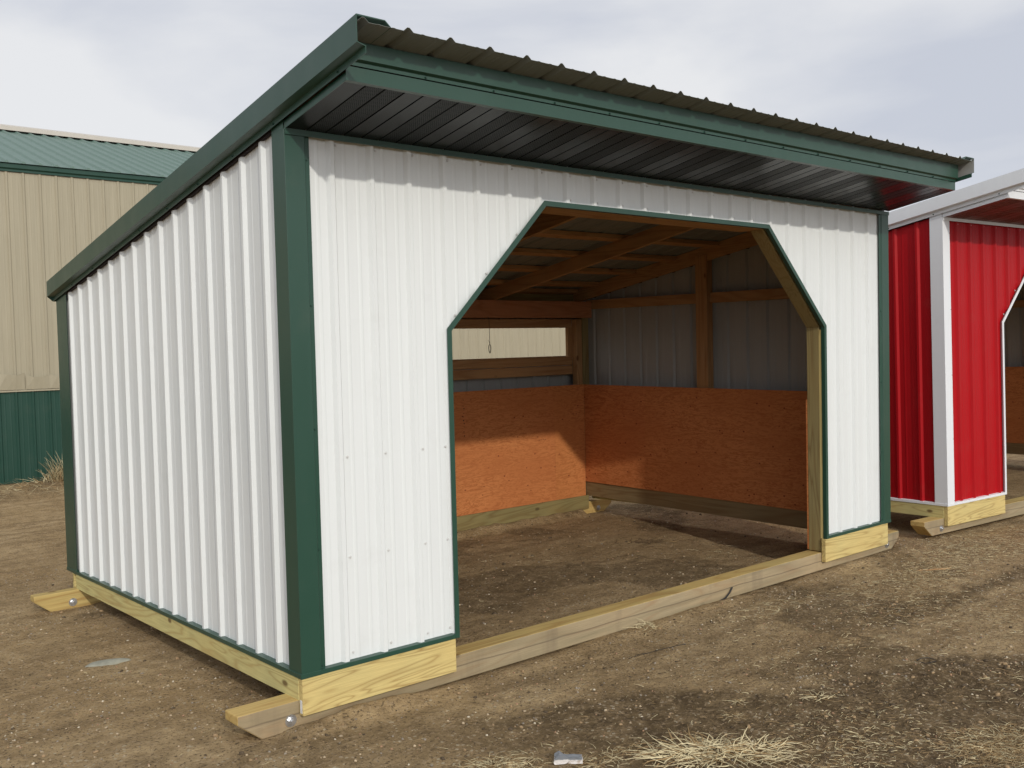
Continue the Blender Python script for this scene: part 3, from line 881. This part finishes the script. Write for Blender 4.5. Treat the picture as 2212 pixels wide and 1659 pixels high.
def ground_mat():
    mt, t, b = base_mat('dirt', .95, .15)
    P = coords(t)
    n1 = noise(t, P, 1.1, 6, .6)
    n2 = noise(t, P, 9, 8, .68)
    n3 = noise(t, P, 34, 7, .72)
    n4 = noise(t, coords(t, loc=(7, 3, 1)), 58, 5, .7)
    Q = N(t, 'ShaderNodeMapping'); Q.inputs['Rotation'].default_value = (0, 0, R(28)); Q.inputs['Scale'].default_value = (.35, 1.6, 1)
    t.links.new(P, Q.inputs[0])
    n5 = noise(t, Q.outputs[0], 3.0, 7, .65)
    at_ = N(t, 'ShaderNodeAttribute', attribute_name='damp')
    dry = ramp(t, n1, [(.3, (.33, .225, .110)), (.5, (.41, .290, .150)), (.7, (.49, .36, .198))])
    dry = mixc(t, ramp(t, n5, [(.36, (.7,) * 3), (.52, (0, 0, 0))]), dry, (.235, .158, .078))
    dry = mixc(t, ramp(t, n2, [(.38, (.6,) * 3), (.55, (0, 0, 0))]), dry, (.215, .148, .074))
    wet = ramp(t, n2, [(.35, (.072, .048, .024)), (.52, (.135, .092, .046)), (.66, (.23, .160, .085))])
    c = mixc(t, at_.outputs['Fac'], dry, wet)
    c = mixc(t, ramp(t, n3, [(.53, (0, 0, 0)), (.60, (.55,) * 3)]), c, (.42, .31, .19))
    c = mixc(t, ramp(t, n4, [(.38, (.8,) * 3), (.45, (0, 0, 0))]), c, (.065, .045, .028))
    vo = N(t, 'ShaderNodeTexVoronoi'); vo.inputs['Scale'].default_value = 30
    t.links.new(P, vo.inputs['Vector'])
    sel = math_(t, 'MULTIPLY', math_(t, 'LESS_THAN', vo.outputs['Distance'], .25), math_(t, 'GREATER_THAN', noise(t, P, 9, 3), .56))
    c = mixc(t, math_(t, 'MULTIPLY', sel, .7), c, (.50, .42, .29))
    t.links.new(c, b.inputs['Base Color'])
    h = math_(t, 'ADD', math_(t, 'MULTIPLY', n2, .5), math_(t, 'ADD', math_(t, 'MULTIPLY', n3, .6), math_(t, 'MULTIPLY', n4, .3)))
    h = math_(t, 'ADD', h, math_(t, 'MULTIPLY', sel, .15))
    bump(t, b, h, 1.0, .035)
    return mt
me.materials.append(ground_mat())
g = bpy.data.objects.new('ground', me); col.objects.link(g); g['kind'] = 'structure'
def gz1(x, y): return float(gz(np.array([x]), np.array([y]))[0])

# ---- gravel
random.seed(3)
def stones(name, n, rmin, rmax, pw_, mats, wts, dens, seed):
    g_ = np.random.default_rng(seed)
    # denser towards the viewer
    xs = g_.uniform(-2.2, 6.6, n); ys = -2.9 + 8.2 * g_.random(n) ** 1.5
    k = g_.random(n) < dens(xs, ys)
    k &= ~((xs > -.33) & (xs < 5.85) & (ys > -.02) & (ys < .2)) & ~((xs > -.3) & (xs < 5.85) & (ys > 3.44) & (ys < 3.65))
    xs, ys = xs[k], ys[k]; n = len(xs); zs = gz(xs, ys)
    r = rmin + (rmax - rmin) * g_.random(n) ** pw_
    base = []
    for a_ in range(5):
        t_ = 2 * math.pi * a_ / 5
        base.append((math.cos(t_), math.sin(t_), -.25))
    for a_ in range(5):
        t_ = 2 * math.pi * (a_ + .5) / 5
        base.append((.62 * math.cos(t_), .62 * math.sin(t_), .7))
    base.append((0, 0, .95)); base.append((0, 0, -1))
    base = np.array(base)
    F = []
    for i in range(5):
        j = (i + 1) % 5
        F += [(i, j, 5 + i), (j, 5 + j, 5 + i), (5 + i, 5 + j, 10), (j, i, 11)]
    F = np.array(F)
    V = base[None] * g_.uniform(.72, 1.22, (n, 12, 1))
    V = V * np.stack([r * g_.uniform(.8, 1.5, n), r * g_.uniform(.7, 1.1, n), r * g_.uniform(.45, .8, n)], -1)[:, None, :]
    an = g_.uniform(0, 6.3, n); c_, s_ = np.cos(an)[:, None], np.sin(an)[:, None]
    X_ = V[..., 0] * c_ - V[..., 1] * s_ + xs[:, None]; Y_ = V[..., 0] * s_ + V[..., 1] * c_ + ys[:, None]
    Z_ = V[..., 2] + (zs + r * .15)[:, None]
    co = np.stack([X_, Y_, Z_], -1).reshape(-1, 3)
    fa_ = (F[None] + (np.arange(n) * 12)[:, None, None]).reshape(-1, 3)
    me_ = bpy.data.meshes.new(name)
    me_.vertices.add(len(co)); me_.vertices.foreach_set('co', co.astype(np.float32).ravel())
    me_.loops.add(fa_.size); me_.loops.foreach_set('vertex_index', fa_.astype(np.int32).ravel())
    me_.polygons.add(len(fa_)); me_.polygons.foreach_set('loop_start', (np.arange(len(fa_)) * 3).astype(np.int32))
    mi_ = g_.choice(len(mats), n, p=np.array(wts) / sum(wts))
    me_.polygons.foreach_set('material_index', np.repeat(mi_, 20).astype(np.int32))
    me_.update(calc_edges=True)
    for mm in mats: me_.materials.append(mm)
    o_ = bpy.data.objects.new(name, me_); col.objects.link(o_); o_['kind'] = 'stuff'
    return o_
_pt = [plain('pebble_tan', (.40, .31, .20), .8, 0, .3, 8), plain('pebble_grey', (.25, .21, .16), .8, 0, .3, 8), plain('pebble_pale', (.54, .47, .35), .8, 0, .2, 8), plain('pebble_rust', (.32, .19, .11), .8, 0, .2, 8)]
stones('gravel', 34000, .0022, .0095, 3.2, _pt, (7, 4, 1.2, 2.5), lambda x, y: np.where(inside(x, y), .22, np.clip(fbm(x, y, 4, 1.6) * 2.2 - .55, .1, 1)), 5)
_cl = [plain('clod_dry', (.30, .205, .11), .95, 0, .25, 40, .004), plain('clod_damp', (.085, .06, .035), .95, 0, .25, 40, .004)]
stones('soil_clods', 11000, .004, .017, 4.0, _cl, (3, 4), lambda x, y: np.where(inside(x, y), .25, np.clip(damp_mask(x, y) * .7 + (fbm(x + 5, y, 4, 2.2) - .42) * 2.5 + np.exp(-((y + .05) / .1) ** 2) * .6, .03, 1)), 6)
# ---- straw
straw_m = [plain('straw_pale', (.58, .49, .29), .7, 0, .25, 6), plain('straw_brown', (.30, .20, .09), .8, 0, .25, 6), plain('straw_dark', (.14, .09, .045), .9, 0, .25, 6)]
def blade(mb, x, y, z, ln, an, rise, wd, mi, curl=0.0, droop=0.0):
    dx, dy = math.cos(an), math.sin(an); px_, py_ = -dy, dx
    seg = 4; o = len(mb.v)
    for k in range(seg + 1):
        t = k / seg; r = ln * t
        a2 = an + curl * t
        cx_, cy_ = x + math.cos(a2) * r, y + math.sin(a2) * r
        cz_ = z + rise * t - droop * t * t
        ww = wd * (1 - .75 * t) * .5
        mb.v += [(cx_ + px_ * ww, cy_ + py_ * ww, cz_), (cx_ - px_ * ww, cy_ - py_ * ww, cz_ + ww * .4), (cx_, cy_, cz_ + wd * .45 * (1 - .6 * t))]
    for k in range(seg):
        for i in range(3):
            j = (i + 1) % 3
            mb.f.append((o + 3 * k + i, o + 3 * k + j, o + 3 * k + 3 + j, o + 3 * k + 3 + i)); mb.mi.append(mi)
def scatter_straw():
    mb = MB()
    # patches: (x, y, sx, sy, n, len)
    for (x, y, sx, sy, n, ln, wts) in ((5.0, -.55, .9, .28, 2200, .045, (4, 5, 4)), (6.2, -.45, .9, .4, 2200, .05, (4, 5, 4)), (4.2, -.95, 1.0, .35, 1500, .04, (3, 5, 4)), (4.4, -1.5, .9, .4, 900, .04, (3, 5, 4)), (3.4, -.35, .6, .15, 240, .05, (5, 3, 2)),
                                  (7.0, -.6, .8, .5, 400, .06, (5, 5, 3)), (1.62, -1.98, .5, .3, 800, .035, (4, 4, 3)), (1.9, -1.8, .9, .4, 900, .028, (3, 5, 4)), (3.2, -2.2, .8, .4, 420, .05, (3, 5, 4)),
                                  (.45, -1.02, .22, .12, 240, .05, (5, 4, 1)), (.85, -1.25, .25, .1, 200, .05, (4, 4, 2)), (2.6, -1.2, 1.2, .4, 260, .045, (4, 4, 3)), (3.0, 1.8, 1.7, 1.1, 150, .05, (3, 4, 3)), (4.6, 1.1, .5, .25, 60, .06, (5, 3, 2)),
                                  (-.3, .6, 1.2, 1.6, 160, .035, (2, 4, 4)), (2.0, -1.0, 2.2, 1.0, 420, .035, (3, 4, 4)), (5.9, 3.0, .8, 1.6, 300, .06, (4, 4, 3))):
        for k in range(n):
            px, py = random.gauss(x, sx * .5), random.gauss(y, sy * .5)
            if -.3 < px < 5.85 and -.01 < py < .2: continue
            if 2.9 < px < 3.7 and py > .1: pass
            l = ln * random.uniform(.35, 1.5)
            blade(mb, px, py, gz1(px, py) + .004, l, random.uniform(0, 6.28), random.uniform(-.1, .45) * l * .6, random.uniform(.002, .0045), random.choices((0, 1, 2), wts)[0], random.uniform(-.6, .6), random.uniform(0, .2) * l)
    for k in range(1400):                     # loose bits by the far building and along the yard
        px, py = random.uniform(-1, 4.5), random.gauss(10.6, .45)
        if py > 11.3: continue
        l = random.uniform(.05, .22)
        blade(mb, px, py, gz1(px, py) + .004, l, random.uniform(0, 6.28), random.uniform(0, .8) * l, .006, random.choices((0, 1, 2), (4, 5, 3))[0], random.uniform(-.6, .6), random.uniform(0, .2) * l)
    o = mb.build('straw_litter', straw_m, recalc=False); o['kind'] = 'stuff'
scatter_straw()
def clump(name, label, x, y, n, ln, rise, wts, wd=.006, spread=.04, sq=1.0, rot=0.0, out=.6):
    """matted tuft: blades spread over an ellipse, mostly lying outwards"""
    mb = MB(); ca, sa = math.cos(rot), math.sin(rot)
    for k in range(n):
        u, v_ = max(-2, min(2, random.gauss(0, 1))) * spread, max(-2, min(2, random.gauss(0, 1))) * spread * sq
        px, py = u * ca - v_ * sa, u * sa + v_ * ca
        o_ = math.atan2(py, px)
        an = o_ + random.gauss(0, .55) if random.random() < out else random.uniform(0, 6.28)
        l = ln * random.uniform(.35, 1.15) * (1.0 if random.random() < .8 else 1.3)
        rs = rise * random.uniform(0, 1.0) ** 1.5 * l
        hh = math.exp(-(u * u / spread ** 2 + v_ * v_ / (spread * sq) ** 2) * .5) * ln * .22 * random.random()
        z0 = gz1(x + px, y + py) - gz1(x, y)
        blade(mb, px, py, z0 + .003 + hh, l, an, rs, wd * random.uniform(.5, 1.15), random.choices((0, 1, 2), wts)[0], random.uniform(-.9, .9), rs * random.uniform(.2, 1.1) + hh * random.uniform(.3, .9))
    o = mb.build(name, straw_m, recalc=False); o.location = (x, y, gz1(x, y))
    tag(o, label, 'dry grass', 'dry grass clumps on the dirt')
clump('grass_clump', 'large sprawling clump of pale dry grass at the bottom edge of the dirt yard', 1.19, -1.55, 600, .13, .55, (8, 3, 1), .0082, .135, .5, R(-42))
clump('grass_clump', 'brownish dry grass clump at the bottom right corner of the dirt yard', 2.18, -2.42, 2600, .06, .6, (3, 6, 2), .0035, .17, .6, R(-30), .2)
clump('grass_clump', 'small pale grass sprig on dark soil right of the big clump', 2.08, -1.50, 30, .09, .35, (8, 2, 0), .006, .022)
clump('grass_clump', 'tiny brown grass tuft on dark soil above the big clump, nearer the clump', 1.60, -1.32, 70, .045, .5, (3, 6, 1), .003, .028)
clump('grass_clump', 'tiny pale grass tuft on dark soil above the big clump, nearer the shed', 1.785, -1.214, 24, .05, .7, (7, 3, 0), .005, .015)
clump('grass_clump', 'flattened pale grass tuft at the bottom edge, left of the debris chunk', .40, -.98, 260, .07, .4, (5, 4, 1), .004, .08, .6, R(-40), .3)
clump('grass_clump', 'dry grass tuft leaning against the middle of the front skid', 2.42, -.05, 46, .08, .7, (7, 3, 0), .006, .035)
# tall weeds by the far building
mb = MB()
for k in range(230):
    an = random.uniform(0, 6.28); px, py = random.gauss(0, .16), random.gauss(0, .09)
    l = random.uniform(.08, .3); h = random.uniform(.12, .52) * math.exp(-abs(px) * 2.5)
    blade(mb, px, py, 0, l, an, h, .010, random.choices((0, 1, 2), (6, 4, 1))[0], random.uniform(-.9, .9), h * random.uniform(0, .35))
o = mb.build('weed', straw_m, recalc=False); o.location = (2.05, 11.1, gz1(2.05, 11.1)); tag(o, 'tall dry weed standing against the green wainscot behind the white shed', 'weed')

# ---- the broken chunk at the bottom edge and odd bits
mb = MB()
p = [(-.062, -.02, 0), (.06, -.024, 0), (.068, .018, 0), (-.058, .026, 0), (-.06, -.016, .022), (.058, -.02, .026), (.064, .015, .024), (-.054, .022, .03)]
import bmesh
bm = bmesh.new()
vv = [bm.verts.new(q) for q in p]
for f_ in [(0, 3, 2, 1), (4, 5, 6, 7), (0, 1, 5, 4), (1, 2, 6, 5), (2, 3, 7, 6), (3, 0, 4, 7)]: bm.faces.new([vv[i] for i in f_])
bmesh.ops.subdivide_edges(bm, edges=bm.edges, cuts=5, use_grid_fill=True)
for v_ in bm.verts:
    v_.co += Vector((random.uniform(-1, 1), random.uniform(-1, 1), random.uniform(-1, 1))) * .0032
    if v_.co.z > .02 and -.05 < v_.co.x < -.02: v_.co.z += .012
me2 = bpy.data.meshes.new('debris_chunk'); bm.to_mesh(me2); bm.free()
mt, t, b = base_mat('chunk', .7, .3)
n_ = noise(t, coords(t), 30, 5)
geo = N(t, 'ShaderNodeNewGeometry'); sx = N(t, 'ShaderNodeSeparateXYZ'); t.links.new(coords(t), sx.inputs[0])
c_ = mixc(t, ramp(t, math_(t, 'ADD', math_(t, 'MULTIPLY', sx.outputs[2], 18.0), math_(t, 'MULTIPLY', n_, .3)), [(.42, (0, 0, 0)), (.5, (1, 1, 1))]), (.62, .58, .54), (.17, .18, .19))
c_ = mixc(t, ramp(t, n_, [(.6, (0, 0, 0)), (.7, (.7,) * 3)]), c_, (.34, .24, .16))
t.links.new(c_, b.inputs['Base Color'])
me2.materials.append(mt)
o = bpy.data.objects.new('debris_chunk', me2); col.objects.link(o); o.location = (.663, -1.15, gz1(.663, -1.15) - .002); o.rotation_euler = (0.03, .02, R(-36))
tag(o, 'broken white and grey chunk lying on the dirt at the bottom edge', 'debris')
def bit(name, label, cat, x, y, L_, wd, h, an, mm):
    mb = MB()
    mb.hexa([(-L_ / 2, -wd / 2, 0), (L_ / 2, -wd / 3, 0), (L_ / 2, wd / 3, 0), (-L_ / 2, wd / 2, 0), (-L_ / 2, -wd / 2.4, h), (L_ / 2, -wd / 4, h * .7), (L_ / 2, wd / 3.5, h * .7), (-L_ / 2, wd / 2.6, h)])
    o = mb.build(name, mm, bevel=.001); o.location = (x, y, gz1(x, y) + .001); o.rotation_euler = (0, 0, an); tag(o, label, cat)
bit('wood_splinter', 'flat splinter of wood lying on the straw right of the white shed', 'splinter', 5.23, -.546, .30, .028, .010, R(-30), M['frame_x'])
# black strip caught under the skid
mb = MB(); tube(mb, [(0, 0, 0), (.05, -.004, .008), (.12, -.006, .02), (.17, -.005, .05), (.20, -.004, .08)], .006, 5)
o = mb.build('plastic_strip', M['black']); o.location = (3.22, .034, -.252); tag(o, 'black torn plastic strip sticking up in front of the long skid', 'strip')
# wire on the ground
mb = MB(); pts = []
for k in range(14):
    t_ = k / 13; x_, y_ = 1.93 + .42 * t_, -.34 - .085 * t_ + .02 * math.sin(t_ * 3)
    pts.append((x_ - 2.1, y_ + .37, gz1(x_, y_) - gz1(2.1, -.37) + .004))
tube(mb, pts, .0016, 5)
o = mb.build('wire', M['black']); o.location = (2.1, -.37, gz1(2.1, -.37)); tag(o, 'thin dark twig-like wire lying on the dirt in front of the skid', 'wire')
# heap of trampled manure inside
mb = MB()
for k in range(90):
    x_, y_ = random.gauss(0, .12), random.gauss(0, .045)
    l = random.uniform(.03, .12); blade(mb, x_, y_, .0, l, random.gauss(.0, .7), random.uniform(0, .25) * l, random.uniform(.008, .02), random.choices((1, 2), (1, 4))[0], random.uniform(-.5, .5), 0)
o = mb.build('debris_pile', straw_m, recalc=False); o.location = (4.59, 1.867, gz1(4.59, 1.867)); o.rotation_euler = (0, 0, R(-40)); tag(o, 'low dark pile of trampled litter on the dirt floor inside the white shed', 'debris')

bm = bmesh.new(); bmesh.ops.create_icosphere(bm, subdivisions=3, radius=1)
for v_ in bm.verts:
    q = v_.co; k_ = 1 + .12 * math.sin(q.x * 3 + q.y * 5) + .06 * math.sin(q.y * 9)
    v_.co = Vector((q.x * .13 * k_, q.y * .055 * k_, max(-.2, q.z) * .02))
ms = bpy.data.meshes.new('flat_stone'); bm.to_mesh(ms); bm.free()
for p_ in ms.polygons: p_.use_smooth = True
ms.materials.append(plain('grey_stone', (.27, .265, .21), .8, 0, .2, 25, .004))
o = bpy.data.objects.new('flat_stone', ms); col.objects.link(o); o.location = (-.316, 1.873, gz1(-.316, 1.873) - .002); o.rotation_euler = (0, 0, R(-15))
tag(o, 'flat grey oval stone set in the dirt beside the left wall of the white shed', 'stone')
mb = MB(); lp = [(.055 * math.cos(a_ * .3), .04 * math.sin(a_ * .3), .004 + .006 * abs(math.sin(a_ * .45))) for a_ in range(19)]
tube(mb, lp, .0022, 5)
o = mb.build('wire_loop', M['black']); o.location = (3.016, -1.593, gz1(3.016, -1.593) + .002); o.rotation_euler = (0, 0, R(-30)); tag(o, 'small bent loop of dark wire lying on pale dirt on the right', 'wire')
